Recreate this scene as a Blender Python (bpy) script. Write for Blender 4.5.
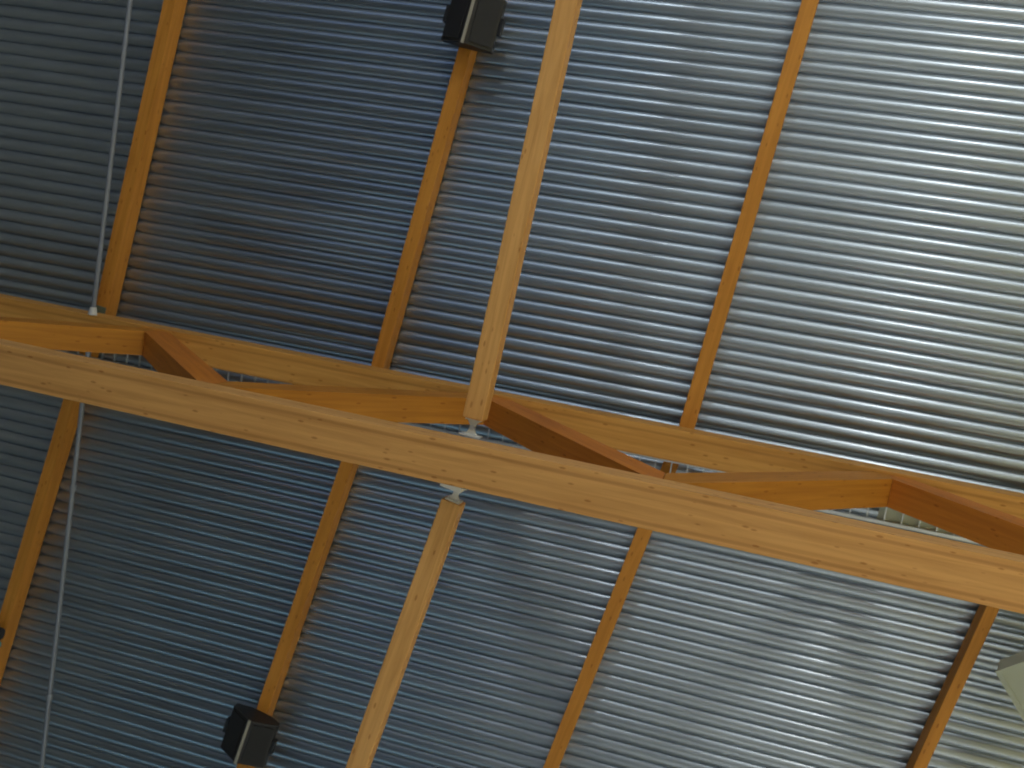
import bpy, bmesh, math, random
from mathutils import Vector, Matrix
random.seed(7)
C = bpy.context.scene.collection
SC = bpy.context.scene
for o in list(bpy.data.objects):
    bpy.data.objects.remove(o)

# ------------------------------------------------------------------ camera
EYE = 1.6                       # height of the lens above the hall floor
RX, RY, RZ = 0.1546, 0.2150, 0.1908
cx, sx, cy, sy, cz, sz = math.cos(RX), math.sin(RX), math.cos(RY), math.sin(RY), math.cos(RZ), math.sin(RZ)
ROT = (Matrix(((cz, -sz, 0), (sz, cz, 0), (0, 0, 1))) @ Matrix(((cy, 0, sy), (0, 1, 0), (-sy, 0, cy)))
       @ Matrix(((1, 0, 0), (0, cx, -sx), (0, sx, cx))))
right, down, fwd = (Vector(ROT[i]) for i in range(3))
up = -down
cd = bpy.data.cameras.new('camera')
cam = bpy.data.objects.new('camera', cd)
C.objects.link(cam)
cd.sensor_width = 36.0
cd.lens = 36.0 * 1000.0 / 1024.0
cd.clip_start = 0.05
cd.dof.use_dof = True            # the photograph is slightly soft all over
cd.dof.focus_distance = 3.0
cd.dof.aperture_fstop = 3.6
M = Matrix((right, up, -fwd)).transposed().to_4x4()
M.translation = Vector((0, 0, EYE))
cam.matrix_world = M
SC.camera = cam

# ------------------------------------------------------------------ world, daylight, exposure
SC.view_settings.view_transform = 'Standard'
SC.view_settings.look = 'None'
SC.view_settings.gamma = 1.0
SC.view_settings.use_curve_mapping = False
SC.view_settings.exposure = 0.0
world = bpy.data.worlds.new('World')
SC.world = world
world.use_nodes = True
bg = world.node_tree.nodes['Background']
bg.inputs['Color'].default_value = (0.55, 0.68, 0.9, 1)
bg.inputs['Strength'].default_value = 0.05


def area(name, loc, target, sx_, sy_, power, col):
    l = bpy.data.lights.new(name, 'AREA')
    l.shape = 'RECTANGLE'
    l.size, l.size_y = sx_, sy_
    l.energy = power
    l.color = col
    o = bpy.data.objects.new(name, l)
    C.objects.link(o)
    o.location = loc
    d = Vector(target) - Vector(loc)
    o.rotation_euler = d.to_track_quat('-Z', 'Y').to_euler()
    return o


HX0, HX1, HY0, HY1 = -9.0, 9.0, -7.5, 7.5       # hall walls (inner faces)
# area lights at the hall's unseen windows, standing in for daylight
area('daylight_back', (3.8, HY1 - 0.05, 3.2), (4.6, 5.6, 0), 7.6, 2.4, 640, (1.0, 0.96, 0.92))
area('daylight_front', (3.4, HY0 + 0.05, 3.2), (4.4, -6.4, 0), 7.6, 2.4, 620, (1.0, 0.96, 0.92))
area('warm_fill_right', (HX1 - 0.05, 0, 3.2), (7.4, 0, 0), 9.0, 2.4, 560, (1.0, 0.86, 0.42))  # yellow fill added to turn the roof's right end olive
area('blue_fill_back', (-4.6, HY1 - 0.05, 3.2), (-4.6, 0, 4.2), 5.0, 2.4, 24, (0.35, 0.75, 1.0))  # dim blue fill added to tint the left end of the roof
area('blue_fill_front', (-4.6, HY0 + 0.05, 3.2), (-4.6, 0, 4.2), 5.0, 2.4, 24, (0.3, 0.5, 1.0))  # second blue fill, added for thin highlights on the left ribs
# two brighter window bays whose reflections run along the ribs
area('sky_bay', (-1.5, HY0 + 0.05, 3.2), (-1.7, 0, 5.0), 0.5, 1.6, 60, (0.9, 0.97, 1.0))
area('sky_bay', (2.2, HY0 + 0.05, 3.2), (2.2, 0, 5.0), 0.7, 1.6, 95, (1.0, 1.0, 0.96))

# ------------------------------------------------------------------ materials


def mat(name, col, rough=0.6, metal=0.0, spec=0.5, bump=0.0, bscale=60, vary=0.0, vscale=4.0):
    m = bpy.data.materials.new(name)
    m.use_nodes = True
    nt = m.node_tree
    b = nt.nodes['Principled BSDF']
    b.inputs['Roughness'].default_value = rough
    b.inputs['Metallic'].default_value = metal
    b.inputs['Specular IOR Level'].default_value = spec
    b.inputs['Base Color'].default_value = (*col, 1)
    tc = nt.nodes.new('ShaderNodeTexCoord')
    if vary:
        n = nt.nodes.new('ShaderNodeTexNoise')
        n.inputs['Scale'].default_value = vscale
        n.inputs['Detail'].default_value = 4
        nt.links.new(tc.outputs['Object'], n.inputs['Vector'])
        r = nt.nodes.new('ShaderNodeValToRGB')
        r.color_ramp.elements[0].position = 0.3
        r.color_ramp.elements[1].position = 0.7
        r.color_ramp.elements[0].color = (*[c * (1 - vary) for c in col], 1)
        r.color_ramp.elements[1].color = (*[min(1, c * (1 + vary)) for c in col], 1)
        nt.links.new(n.outputs['Fac'], r.inputs['Fac'])
        nt.links.new(r.outputs['Color'], b.inputs['Base Color'])
    if bump:
        n2 = nt.nodes.new('ShaderNodeTexNoise')
        n2.inputs['Scale'].default_value = bscale
        nt.links.new(tc.outputs['Object'], n2.inputs['Vector'])
        bp = nt.nodes.new('ShaderNodeBump')
        bp.inputs['Strength'].default_value = bump
        bp.inputs['Distance'].default_value = 0.005
        nt.links.new(n2.outputs['Fac'], bp.inputs['Height'])
        nt.links.new(bp.outputs['Normal'], b.inputs['Normal'])
    return m


def wood(name, light, dark, rough=0.5, knots=True, lam=True):
    """Glue-laminated pine; grain runs along the object's local X."""
    m = bpy.data.materials.new(name)
    m.use_nodes = True
    nt = m.node_tree
    L = nt.links.new
    b = nt.nodes['Principled BSDF']
    b.inputs['Roughness'].default_value = rough
    b.inputs['Specular IOR Level'].default_value = 0.25
    tc = nt.nodes.new('ShaderNodeTexCoord')
    oi = nt.nodes.new('ShaderNodeObjectInfo')
    mp = nt.nodes.new('ShaderNodeMapping')
    mp.inputs['Scale'].default_value = (1.4, 26.0, 26.0)
    sh = nt.nodes.new('ShaderNodeVectorMath')
    sh.operation = 'ADD'
    L(tc.outputs['Object'], sh.inputs[0])
    L(oi.outputs['Random'], sh.inputs[1])
    L(sh.outputs[0], mp.inputs['Vector'])
    n = nt.nodes.new('ShaderNodeTexNoise')
    n.inputs['Scale'].default_value = 1.0
    n.inputs['Detail'].default_value = 6
    n.inputs['Roughness'].default_value = 0.6
    n.inputs['Distortion'].default_value = 0.6
    L(mp.outputs['Vector'], n.inputs['Vector'])
    r = nt.nodes.new('ShaderNodeValToRGB')
    r.color_ramp.elements[0].position = 0.28
    r.color_ramp.elements[1].position = 0.62
    r.color_ramp.elements[0].color = (*dark, 1)
    r.color_ramp.elements[1].color = (*light, 1)
    L(n.outputs['Fac'], r.inputs['Fac'])
    col = r.outputs['Color']
    if knots:
        mp2 = nt.nodes.new('ShaderNodeMapping')
        mp2.inputs['Scale'].default_value = (9.0, 26.0, 26.0)
        L(sh.outputs[0], mp2.inputs['Vector'])
        v = nt.nodes.new('ShaderNodeTexVoronoi')
        v.inputs['Scale'].default_value = 1.0
        L(mp2.outputs['Vector'], v.inputs['Vector'])
        rk = nt.nodes.new('ShaderNodeValToRGB')
        rk.color_ramp.elements[0].position = 0.10
        rk.color_ramp.elements[1].position = 0.17
        rk.color_ramp.elements[0].color = (0.62, 0.48, 0.36, 1)
        rk.color_ramp.elements[1].color = (1, 1, 1, 1)
        L(v.outputs['Distance'], rk.inputs['Fac'])
        mx = nt.nodes.new('ShaderNodeMix')
        mx.data_type = 'RGBA'
        mx.blend_type = 'MULTIPLY'
        mx.inputs['Factor'].default_value = 0.75
        L(col, mx.inputs['A'])
        L(rk.outputs['Color'], mx.inputs['B'])
        col = mx.outputs['Result']
    if lam:      # long thin glue line
        w = nt.nodes.new('ShaderNodeTexWave')
        w.wave_type = 'BANDS'
        w.bands_direction = 'Y'
        w.inputs['Scale'].default_value = 2.2
        w.inputs['Distortion'].default_value = 0.25
        w.inputs['Detail Scale'].default_value = 0.6
        L(sh.outputs[0], w.inputs['Vector'])
        rl = nt.nodes.new('ShaderNodeValToRGB')
        rl.color_ramp.elements[0].position = 0.0
        rl.color_ramp.elements[1].position = 0.06
        rl.color_ramp.elements[0].color = (0.62, 0.52, 0.45, 1)
        rl.color_ramp.elements[1].color = (1, 1, 1, 1)
        L(w.outputs['Fac'], rl.inputs['Fac'])
        mx2 = nt.nodes.new('ShaderNodeMix')
        mx2.data_type = 'RGBA'
        mx2.blend_type = 'MULTIPLY'
        mx2.inputs['Factor'].default_value = 0.6
        L(col, mx2.inputs['A'])
        L(rl.outputs['Color'], mx2.inputs['B'])
        col = mx2.outputs['Result']
    L(col, b.inputs['Base Color'])
    bp = nt.nodes.new('ShaderNodeBump')
    bp.inputs['Strength'].default_value = 0.15
    bp.inputs['Distance'].default_value = 0.002
    L(n.outputs['Fac'], bp.inputs['Height'])
    L(bp.outputs['Normal'], b.inputs['Normal'])
    return m


def roof_metal():
    m = bpy.data.materials.new('galvanised_sheet')
    m.use_nodes = True
    nt = m.node_tree
    L = nt.links.new
    b = nt.nodes['Principled BSDF']
    b.inputs['Metallic'].default_value = 0.85
    b.inputs['Coat Weight'].default_value = 0.7
    b.inputs['Coat Roughness'].default_value = 0.13
    tc = nt.nodes.new('ShaderNodeTexCoord')
    mp = nt.nodes.new('ShaderNodeMapping')
    mp.inputs['Scale'].default_value = (0.7, 9.0, 1.0)
    L(tc.outputs['Object'], mp.inputs['Vector'])
    n = nt.nodes.new('ShaderNodeTexNoise')
    n.inputs['Scale'].default_value = 1.5
    n.inputs['Detail'].default_value = 4
    L(mp.outputs['Vector'], n.inputs['Vector'])
    r = nt.nodes.new('ShaderNodeValToRGB')
    r.color_ramp.elements[0].position = 0.3
    r.color_ramp.elements[1].position = 0.7
    r.color_ramp.elements[0].color = (0.295, 0.35, 0.415, 1)
    r.color_ramp.elements[1].color = (0.395, 0.455, 0.52, 1)
    L(n.outputs['Fac'], r.inputs['Fac'])
    L(r.outputs['Color'], b.inputs['Base Color'])
    rr = nt.nodes.new('ShaderNodeMapRange')
    rr.inputs['To Min'].default_value = 0.28
    rr.inputs['To Max'].default_value = 0.40
    L(n.outputs['Fac'], rr.inputs['Value'])
    L(rr.outputs['Result'], b.inputs['Roughness'])
    return m




def floor_mat():
    """Unseen floor, coloured blue, grey and olive to tint the roof by reflection."""
    m = mat('roof_tint_floor', (0.4, 0.4, 0.4), 0.6)
    nt = m.node_tree
    tc = nt.nodes.new('ShaderNodeTexCoord')
    sp = nt.nodes.new('ShaderNodeSeparateXYZ')
    nt.links.new(tc.outputs['Object'], sp.inputs[0])
    mr = nt.nodes.new('ShaderNodeMapRange')
    mr.inputs['From Min'].default_value = -9
    mr.inputs['From Max'].default_value = 9
    nt.links.new(sp.outputs['X'], mr.inputs['Value'])
    cr = nt.nodes.new('ShaderNodeValToRGB')  # colour bands invented for their reflection in the roof
    e = cr.color_ramp.elements
    e[0].position, e[0].color = 0.20, (0.035, 0.05, 0.06, 1)
    e[1].position, e[1].color = 0.78, (0.38, 0.33, 0.08, 1)
    for pos, col in ((0.24, (0.04, 0.10, 0.21, 1)), (0.33, (0.06, 0.14, 0.27, 1)), (0.38, (0.34, 0.36, 0.37, 1)),
                     (0.70, (0.40, 0.41, 0.40, 1))):
        x_ = e.new(pos)
        x_.color = col
    nt.links.new(mr.outputs['Result'], cr.inputs['Fac'])
    nt.links.new(cr.outputs['Color'], nt.nodes['Principled BSDF'].inputs['Base Color'])
    return m


CHORD = wood('pale_glulam', (0.74, 0.395, 0.135), (0.57, 0.28, 0.083))
TOPW = wood('orange_glulam', (0.70, 0.355, 0.09), (0.53, 0.24, 0.05))
STRUTW = wood('pale_strut_pine', (0.74, 0.405, 0.14), (0.55, 0.275, 0.08), lam=False)
RAFT = wood('orange_pine', (0.66, 0.29, 0.05), (0.49, 0.195, 0.028), lam=False)
WEB = wood('web_pine', (0.58, 0.24, 0.03), (0.42, 0.155, 0.018), lam=False)
WEB_RIGHT = wood('web_pine_right', (0.66, 0.23, 0.03), (0.50, 0.15, 0.02), lam=False)  # same pine, colour shifted to imitate the light on right-hand diagonals
ROOF = roof_metal()
SHOE = mat('green_grey_steel', (0.16, 0.2, 0.15), 0.5, 0.3)
STEEL = mat('zinc_steel', (0.62, 0.66, 0.70), 0.4, 0.8, vary=0.12)
PAINT = mat('grey_painted_steel', (0.26, 0.29, 0.35), 0.45, 0.3, vary=0.08)
WHITEST = mat('white_steel', (0.75, 0.75, 0.73), 0.45, 0.2, vary=0.06)
BLACK = mat('black_cabinet', (0.018, 0.019, 0.023), 0.45, 0.0, vary=0.2, vscale=9, bump=0.2)
GRILLE = mat('black_grille', (0.012, 0.013, 0.016), 0.6, 0.0, bump=0.6, bscale=180)
TRIM = mat('pale_grey_edge', (0.42, 0.40, 0.33), 0.5, 0.1)
TEAL = mat('teal_gel', (0.03, 0.28, 0.36), 0.3)
PALE = mat('pale_green_white', (0.46, 0.51, 0.42), 0.5, 0.0, vary=0.05)
PLASTER = mat('plaster', (0.34, 0.34, 0.33), 0.85, vary=0.05, bump=0.1)
FLOORM = floor_mat()
GLASS = mat('window_glass', (0.75, 0.82, 0.85), 0.05)
FRAME = mat('window_frame_white', (0.7, 0.7, 0.68), 0.5, vary=0.04)

# ------------------------------------------------------------------ helpers


def link(name, bm, m, parent=None, mtx=None, smooth=False, bevel=0.0):
    me = bpy.data.meshes.new(name)
    if bevel:
        bmesh.ops.bevel(bm, geom=list(bm.edges), offset=bevel, segments=2, profile=0.6, affect='EDGES')
    bmesh.ops.recalc_face_normals(bm, faces=bm.faces)
    bm.to_mesh(me)
    bm.free()
    for p in me.polygons:
        p.use_smooth = smooth
    me.materials.append(m)
    o = bpy.data.objects.new(name, me)
    C.objects.link(o)
    if parent:
        o.parent = parent
    if mtx is not None:
        o.matrix_local = mtx
    return o


def thing(name, label, cat, loc=(0, 0, 0), group=None, mtx=None):
    o = bpy.data.objects.new(name, None)
    C.objects.link(o)
    o.empty_display_size = 0.1
    if mtx is not None:
        o.matrix_world = mtx
    else:
        o.location = loc
    return tag(o, label, cat, group)


def tag(o, label=None, cat=None, group=None, kind=None):
    if label:
        o['label'] = label
    if cat:
        o['category'] = cat
    if group:
        o['group'] = group
    if kind:
        o['kind'] = kind
    return o


def structure(name, bm, m, label=None, **k):
    o = link(name, bm, m, **k)
    o['kind'] = 'structure'
    if label:
        o['label'] = label
    return o


def box(bm, x0, x1, y0, y1, z0, z1):
    v = [bm.verts.new(p) for p in ((x0, y0, z0), (x1, y0, z0), (x1, y1, z0), (x0, y1, z0),
                                   (x0, y0, z1), (x1, y0, z1), (x1, y1, z1), (x0, y1, z1))]
    for f in ((0, 3, 2, 1), (4, 5, 6, 7), (0, 1, 5, 4), (1, 2, 6, 5), (2, 3, 7, 6), (3, 0, 4, 7)):
        bm.faces.new([v[i] for i in f])
    return v


def boxbm(*a):
    bm = bmesh.new()
    box(bm, *a)
    return bm


def tube(bm, p0, p1, r, seg=12, r2=None):
    p0, p1 = Vector(p0), Vector(p1)
    d = p1 - p0
    q = d.to_track_quat('Z', 'Y').to_matrix().to_4x4()
    q.translation = (p0 + p1) / 2
    bmesh.ops.create_cone(bm, cap_ends=True, segments=seg, radius1=r, radius2=r if r2 is None else r2,
                          depth=d.length, matrix=q)


def tubebm(*a, **k):
    bm = bmesh.new()
    tube(bm, *a, **k)
    return bm


def prism(bm, outline, a0, a1, axis='X'):
    """Closed outline in the plane across `axis`, extruded from a0 to a1."""
    def P(u, v, a):
        return (a, u, v) if axis == 'X' else ((u, a, v) if axis == 'Y' else (u, v, a))
    A = [bm.verts.new(P(u, v, a0)) for u, v in outline]
    B = [bm.verts.new(P(u, v, a1)) for u, v in outline]
    n = len(A)
    bm.faces.new(A)
    bm.faces.new(B[::-1])
    for i in range(n):
        bm.faces.new((A[i], A[(i + 1) % n], B[(i + 1) % n], B[i]))


def frame_along(p0, p1):
    """Matrix at p0 with local X toward p1, local Z as near to world up as possible."""
    x = (Vector(p1) - Vector(p0)).normalized()
    z = Vector((0, 0, 1))
    y = z.cross(x).normalized()
    z = x.cross(y)
    m = Matrix((x, y, z)).transposed().to_4x4()
    m.translation = Vector(p0)
    return m


# ------------------------------------------------------------------ heights (above the floor)
SLOPE = -0.0532                  # the roof rises gently toward -Y
YT = 1.060                      # plane of the truss
ZR = 5.851 + EYE                 # underside of the rafters above the truss
RDEP = 0.125                     # rafter depth


def roof_z(y):
    return ZR + SLOPE * (y - YT)


# ------------------------------------------------------------------ room shell
structure('floor', boxbm(HX0 - .3, HX1 + .3, HY0 - .3, HY1 + .3, -0.2, 0), FLOORM)


def wall(name, axis, pos, out, lo, hi, openings):
    """Wall slab with window openings (u0, u1) between sill and head, built as piers, sill band and head band."""
    bm = bmesh.new()
    t0, t1 = sorted((pos, pos + out * 0.3))
    S, H = 2.0, 4.4

    def bl(u0, u1, z0, z1):
        if axis == 'X':
            box(bm, u0, u1, t0, t1, z0, z1)
        else:
            box(bm, t0, t1, u0, u1, z0, z1)
    top = (roof_z(pos) if axis == 'X' else roof_z(HY1)) + RDEP + 0.10
    bl(lo, hi, 0, S)
    bl(lo, hi, H, top)
    u = lo
    for a, b in openings:
        bl(u, a, S, H)
        u = b
    bl(u, hi, S, H)
    structure(name, bm, PLASTER)
    return S, H


n = 0
for name, axis, pos, out, lo, hi, ops in (
        ('wall_back', 'X', HY1, 1, HX0, HX1, [(-7.1, -2.1), (-0.4, 7.6)]),
        ('wall_front', 'X', HY0, -1, HX0, HX1, [(-7.1, -2.4), (-2.3, 7.2)]),
        ('wall_right', 'Y', HX1, 1, HY0, HY1, [(-4.5, 4.5)]),
        ('wall_left', 'Y', HX0, -1, HY0, HY1, [])):
    S, H = wall(name, axis, pos, out, lo, hi, ops)
    for a, b in ops:
        n += 1
        fb = bmesh.new()
        gb = bmesh.new()
        y = pos + out * 0.18
        k = max(2, round((b - a) / 1.25))

        def bl(bm_, u0, u1, z0, z1, t):
            if axis == 'X':
                box(bm_, u0, u1, y - t, y + t, z0, z1)
            else:
                box(bm_, y - t, y + t, u0, u1, z0, z1)
        bl(fb, a, b, S, S + .07, .04)
        bl(fb, a, b, H - .07, H, .04)
        for i in range(k + 1):
            u = a + (b - a - .07) * i / k
            bl(fb, u, u + .07, S + .07, H - .07, .04)
        w = structure('window_%d' % n, fb, FRAME)
        bl(gb, a, b, S + .01, H - .01, .006)
        g = link('window_pane', gb, GLASS, w)

# corrugated steel roof: one rib every 76 mm running along X
PITCH, DEPTH = 0.081, 0.024
bm = bmesh.new()
seg = 12
rows = []
nx = 10
rib = math.floor((HY0 - 0.3) / PITCH)
while rib * PITCH < HY1 + 0.3:
    lift = random.uniform(-1, 1) * 0.0007
    dep = DEPTH * random.uniform(0.94, 1.06)
    for q in range(seg):
        a_ = math.pi * (q / seg)
        u = 0.5 - 0.5 * math.cos(a_)                 # 0..1 across the rib, dense near the groove
        v = abs(2 * u - 1)
        drop = (1 - v ** 1.9) ** 0.75                # rounded belly hanging between narrow grooves
        y = (rib + u) * PITCH
        z = roof_z(y) + RDEP + 0.0065 + DEPTH - dep * drop + lift
        rows.append([bm.verts.new((HX0 - .3 + (HX1 - HX0 + .6) * j / nx, y, z)) for j in range(nx + 1)])
    rib += 1
for a, b in zip(rows, rows[1:]):
    for j in range(nx):
        bm.faces.new((a[j], a[j + 1], b[j + 1], b[j]))
ceil_o = structure('ceiling', bm, ROOF, smooth=True)
sol = ceil_o.modifiers.new('sheet', 'SOLIDIFY')
sol.thickness = 0.001
sol.offset = 1.0

# ------------------------------------------------------------------ rafters
RW = 0.082
KU, KL = -0.1012, -0.1939          # the two rows of rafters do not run quite square to the truss


def rafter(X, k, y_end, label, w=RW):
    y0 = YT + (0.012 if y_end > YT else -0.012)
    p0 = (X + k * (y0 - YT), y0, roof_z(y0))
    p1 = (X + k * (y_end - YT), y_end, roof_z(y_end))
    m = frame_along(p0, p1)
    ln = (Vector(p1) - Vector(p0)).length
    o = link('rafter', boxbm(0, ln, -w / 2, w / 2, 0, RDEP), RAFT, None, m, bevel=0.004)
    return tag(o, label, 'rafter', 'rafters under the corrugated roof')


K2U, K2L, X2U, X2L = -0.1205, -0.1841, -2.1779, -2.1659
r1 = rafter(-4.170, -0.1046, -4.5, 'orange pine rafter at upper left, just right of the thin grey pipe', 0.088)
link('shoe', boxbm(0.065, 0.125, -0.036, 0.043, -0.006, 0.0), SHOE, r1)
rafter(X2U, K2U, -4.5, 'orange pine rafter carrying the upper black loudspeaker')
rafter(-0.2298, -0.0935, -4.5, 'orange pine rafter farthest right above the truss', 0.09)
rafter(-4.2142, -0.181, 5.5, 'orange pine rafter at lower left, beside the pipe below the truss')
rafter(X2L, K2L, 5.5, 'orange pine rafter carrying the lower black loudspeaker')
rafter(-0.2454, -0.1876, 5.5, 'orange pine rafter below the truss, next right of the lower strut', 0.09)
rafter(1.708, -0.1913, 5.5, 'orange pine rafter at lower right corner, beside the pale lamp housing', 0.066)

# ------------------------------------------------------------------ truss
CB, CBD, CW = 4.1865 + EYE, 0.135, 0.2034        # bottom chord underside at X = 0, depth, width
TILT = 0.0195
CT, CTD, TW = 5.6967 + EYE, 0.150, 0.185         # top chord underside, depth, width
X0, X1 = -6.6, 4.2
truss = thing('roof_truss', 'long pine truss with zigzag web crossing the corrugated roof', 'truss', (0, YT, CT))
bp0 = Vector((X0, 0, CB - TILT * X0 - CT))
bp1 = Vector((X1, 0, CB - TILT * X1 - CT))
m = frame_along(bp0, bp1)
link('bottom_chord', boxbm(0, (bp1 - bp0).length, -CW / 2, CW / 2, 0, CBD), CHORD, truss, m, bevel=0.005)
m = Matrix.Translation((X0, 0, 0))
link('top_chord', boxbm(0, X1 - X0, -TW / 2, TW / 2, 0, CTD), TOPW, truss, m, bevel=0.005)
PEAK, BAY, WW, WD = 0.905, 2.265, 0.155, 0.15


def web(xa, xb, material):
    """Slanting web member from the top chord at xa down to the bottom chord at xb."""
    s = 1 if xb > xa else -1
    zt = -0.0015
    zb = CB - TILT * xb + CBD - CT + 0.0015
    a = Vector((xa, 0, zt))
    b = Vector((xb, 0, zb))
    d = (b - a).normalized()
    nrm = Vector((-d.z, 0, d.x))
    if nrm.x * s > 0:
        pass
    L = (b - a).length
    # outline in (x, z): mitred at the peak (vertical cut) and level cuts at both chords
    h = WD / abs(d.x)            # vertical thickness of the slanted member
    # underside passes through (xa, -h*0.9); topside is cut off by the chord
    slope = (zb - (zt - 0.125)) / (xb - xa)
    u0 = zt - 0.125
    xr = xa + s * 0.0015
    top_x = xa + (zt - (u0 + h)) / slope if u0 + h > zt else xa
    out = [(xr, u0), (xr, zt)]
    if (top_x - xa) * s > 0.01:
        out.append((top_x, zt))
    xe = xb - s * 0.0015
    topend = u0 + h + slope * (xe - xa)
    out.append((xe, min(topend, zt)))
    out.append((xe, zb))
    bm_ = bmesh.new()
    # move into the member's own axes so the grain follows it
    mm = frame_along((xa, 0, u0), (xb, 0, zb))
    inv = mm.inverted()
    A = []
    B = []
    for x_, z_ in out:
        for yy, lst in ((-WW / 2, A), (WW / 2, B)):
            lst.append(bm_.verts.new(inv @ Vector((x_, yy, z_))))
    bm_.faces.new(A)
    bm_.faces.new(B[::-1])
    for q in range(len(A)):
        bm_.faces.new((A[q], A[(q + 1) % len(A)], B[(q + 1) % len(A)], B[q]))
    return link('diagonal', bm_, material, truss, mm)


for k in range(-2, 2):
    xp = PEAK + BAY * (k)
    web(xp, xp - BAY / 2, WEB)
    web(xp, xp + BAY / 2, WEB_RIGHT)

# ------------------------------------------------------------------ struts with steel forks
SZ = 4.35 + EYE


def strut(xc, k, y0, y1, label):
    s = 1 if y1 > y0 else -1
    p0 = Vector((xc + k * (y0 - YT), y0, SZ + SLOPE * (y0 - YT)))
    p1 = Vector((xc + k * (y1 - YT), y1, SZ + SLOPE * (y1 - YT)))
    m_ = frame_along(p0, p1)
    t = thing('strut', label, 'strut', mtx=m_, group='pine struts pinned to the truss')
    ln = (p1 - p0).length
    w = 0.098
    link('timber', boxbm(0, ln, -w / 2, w / 2, 0, 0.10), STRUTW, t, bevel=0.006)
    # fork: end plate on the timber, waisted blade, flange plate against the chord
    gap = abs(y0 - YT) - CW / 2
    bm_ = boxbm(-0.008, 0.0, -0.036, 0.036, 0.012, 0.088)
    link('end_plate', bm_, WHITEST, t, bevel=0.002)
    bl = bmesh.new()
    prism(bl, [(-0.0085, -0.030), (-0.0085, 0.030), (-0.03, 0.014), (-gap * .55, 0.011), (-gap + .022, 0.018),
               (-gap + .006, 0.030), (-gap + .006, -0.030), (-gap + .022, -0.018), (-gap * .55, -0.011), (-0.03, -0.014)],
          0.034, 0.046, 'Z')
    link('blade', bl, WHITEST, t)
    bl = bmesh.new()
    tube(bl, (-gap * .5, 0, 0.026), (-gap * .5, 0, 0.056), 0.012, 12)
    link('pin', bl, STEEL, t)
    bm_ = boxbm(-gap + .001, -gap + (.0065 if s < 0 else .026), -0.05, 0.05, 0.0 if s < 0 else -0.125, 0.075)
    link('flange_plate', bm_, WHITEST, t, bevel=0.0015)
    return t


strut(-1.1328, -0.0569, YT - 0.185, -4.6, 'pale pine strut rising above the truss from its white steel fork')
strut(-1.1169, -0.1832, YT + 0.215, 5.0, 'pale pine strut below the truss, ending in a white steel fork')

# ------------------------------------------------------------------ pipe
def pipe(y0, x0, y1, x1, label, couplings, flange):
    p0 = Vector((x0, y0, roof_z(y0) - 0.151))
    p1 = Vector((x1, y1, roof_z(y1) - 0.151))
    m_ = frame_along(p0, p1)
    ln = (p1 - p0).length
    t_ = thing('conduit_pipe', label, 'pipe', mtx=m_, group='thin grey pipes under the roof')
    link('pipe', tubebm((0, 0, 0), (ln, 0, 0), 0.0155, 16), PAINT, t_)
    for c in couplings:
        link('coupling', tubebm((c, 0, 0), (c + 0.04, 0, 0), 0.023, 16), PAINT, t_)
    if flange:
        link('flange', tubebm((0.0, 0, 0), (0.05, 0, 0), 0.03, 16, r2=0.021), WHITEST, t_)
    return t_


pipe(YT - TW / 2 - 0.002, -4.103, -4.2, -4.150, 'thin grey steel pipe at upper left, ending on the truss', (), True)
pipe(YT + TW / 2 + 0.002, -4.102, 4.9, -4.037, 'thin grey steel pipe at lower left, below the truss', (0.95, 2.4), False)

# ------------------------------------------------------------------ cable ladder behind the web
ZL = 5.742 + EYE
t = thing('cable_ladder', 'galvanised cable ladder seen through the openings of the truss web', 'cable ladder', (0, 1.215, ZL))
LX0, LX1 = -5.372, 2.6
link('rail', boxbm(LX0, LX1, -0.058, -0.046, 0, 0.025), STEEL, t)
link('rail', boxbm(LX0, LX1, 0.040, 0.058, 0, 0.025), STEEL, t)
rung0 = link('rung', boxbm(-.0032, .0032, -.045, .039, 0.004, 0.014), STEEL, t)
for i_ in range(86):
    g_ = rung0 if i_ == 0 else rung0.copy()
    if i_:
        C.objects.link(g_)
        g_.parent = t
    g_.location = (LX0 + .05 + .092 * i_, 0, 0)
for hx in (-4.25, -2.20, -0.282, 1.67):
    link('hanger', boxbm(hx - .01, hx + .01, .047, .051, .0255, roof_z(1.264) - ZL - .0008), STEEL, t)
o = link('cover_plate', boxbm(0.90, 1.30, 1.162, 1.268, ZL + 0.0255, ZL + 0.031), PALE)
tag(o, 'pale cover plate lying on the cable ladder behind the right web opening', 'cover plate')

# ------------------------------------------------------------------ loudspeakers


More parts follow.
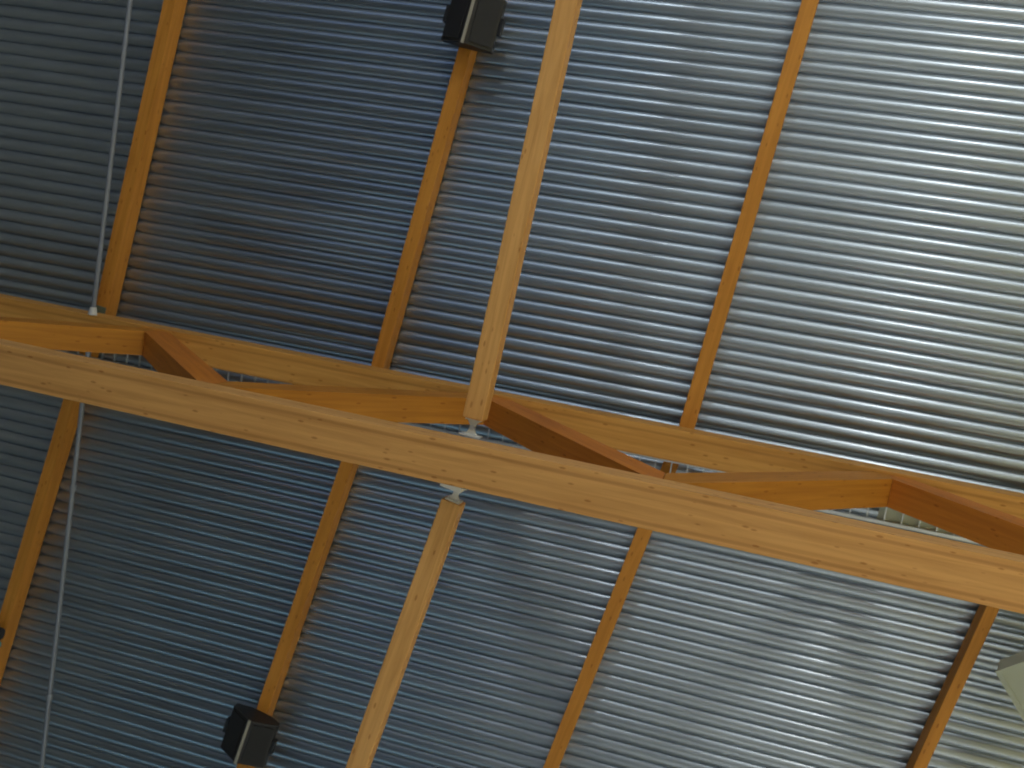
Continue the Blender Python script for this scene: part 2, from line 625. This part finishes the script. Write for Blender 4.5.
def speaker(px, py, pz, k, label):
    m_ = frame_along((px, py, pz), (px + k, py + 1, pz + SLOPE))
    t_ = thing('loudspeaker', label, 'loudspeaker', mtx=m_, group='black loudspeakers under the rafters')
    hl = 0.155
    out = [(-0.07, 0.0), (0.07, 0.0), (0.162, -0.035), (0.162, -0.080), (0.010, -0.160), (-0.010, -0.160),
           (-0.162, -0.080), (-0.162, -0.035)]
    b_ = bmesh.new()
    prism(b_, out, -hl, hl, 'X')
    link('cabinet', b_, BLACK, t_, bevel=0.006)
    for s in (-1, 1):
        g_ = bmesh.new()
        n_ = Vector((0, s * 0.501, -0.865)).normalized()
        a_ = Vector((0, s * 0.146, -0.0881))
        c_ = Vector((0, s * 0.028, -0.1496))
        vs = []
        for off in (0.001, 0.010):
            for x_, p_ in ((-hl + .02, a_), (hl - .02, a_), (hl - .02, c_), (-hl + .02, c_)):
                v_ = p_ + n_ * off
                vs.append(g_.verts.new((x_, v_.y, v_.z)))
        for f in ((0, 1, 2, 3), (7, 6, 5, 4), (0, 4, 5, 1), (1, 5, 6, 2), (2, 6, 7, 3), (3, 7, 4, 0)):
            g_.faces.new([vs[i_] for i_ in f])
        link('grille', g_, GRILLE, t_)
        # side lugs of the hanging yoke
        link('lug', boxbm(-0.05, 0.05, *sorted((s * 0.1625, s * 0.184)), -0.078, -0.038), BLACK, t_, bevel=0.003)
    link('edge_strip', boxbm(-hl - .003, hl + .003, -0.0085, 0.0085, -0.168, -0.1595), TRIM, t_)
    link('bracket', boxbm(-0.06, 0.06, -0.04, 0.04, 0.0005, 0.004), BLACK, t_)
    return t_


ys = -1.17
speaker(X2U + K2U * (ys - YT) + 0.03, ys, roof_z(ys) - 0.006, K2U, 'black wedge loudspeaker under the rafter at the top edge')
ys = 3.50
speaker(X2L + K2L * (ys - YT), ys, roof_z(ys) - 0.006, K2L, 'black wedge loudspeaker under the rafter near the bottom edge')

# ------------------------------------------------------------------ small spotlight at the left edge
sx_, sy_ = -4.625, 3.31
sz_ = roof_z(sy_)
t = thing('spotlight', 'small black spotlight with teal rim at the left edge, beside the lower left rafter', 'spotlight', (sx_, sy_, sz_))
link('body', tubebm((-0.10, -0.03, -0.06), (0.065, -0.02, -0.07), 0.055, 20, r2=0.045), BLACK, t)
link('rim', tubebm((0.0, 0.055, -0.072), (0.06, 0.06, -0.074), 0.028, 20), TEAL, t)
link('stem', tubebm((-0.03, -0.02, -0.02), (-0.03, -0.02, -0.0005), 0.012, 12), BLACK, t)

# ------------------------------------------------------------------ pale lamp housing at lower right
m_ = Matrix.Translation((1.845, 1.90, roof_z(1.88) - 0.30)) @ Matrix.Rotation(math.radians(50), 4, 'Z') @ Matrix.Rotation(math.radians(8), 4, 'X')
t = thing('lamp_housing', 'pale greenish white square lamp housing at the lower right edge', 'lamp', mtx=m_)
b_ = bmesh.new()
prism(b_, [(-0.17, 0.0), (0.17, 0.0), (0.14, 0.12), (-0.14, 0.12)], -0.17, 0.17, 'X')
link('housing', b_, PALE, t, bevel=0.008)
fr = bmesh.new()
for a in ((-.175, .175, -.175, -.150), (-.175, .175, .150, .175), (-.175, -.150, -.150, .150), (.150, .175, -.150, .150)):
    box(fr, a[0], a[1], a[2], a[3], -0.014, -0.001)
link('rim', fr, PALE, t)
st = bmesh.new()
tube(st, (-0.08, 0, 0.12), (-0.08, 0, 0.424), 0.01)
tube(st, (0.08, 0, 0.12), (0.08, 0, 0.424), 0.01)
link('hanger', st, STEEL, t)

for o in C.objects:                 # parts that look different from the rest of their thing
    k = o.name.split('.')[0]
    if k in ('edge_strip', 'end_plate', 'blade', 'flange_plate', 'flange', 'shoe', 'rim') and o.parent:
        txt = {'edge_strip': 'pale grey strip along the ridge of the cabinet', 'end_plate': 'white steel end plate',
               'blade': 'white waisted steel blade', 'flange_plate': 'white steel flange plate',
               'flange': 'white pipe end fitting', 'shoe': 'green grey steel shoe'}.get(k)
        if k == 'rim' and o.parent.name.startswith('spotlight'):
            txt = 'teal rim'
        if txt:
            o['label'] = txt
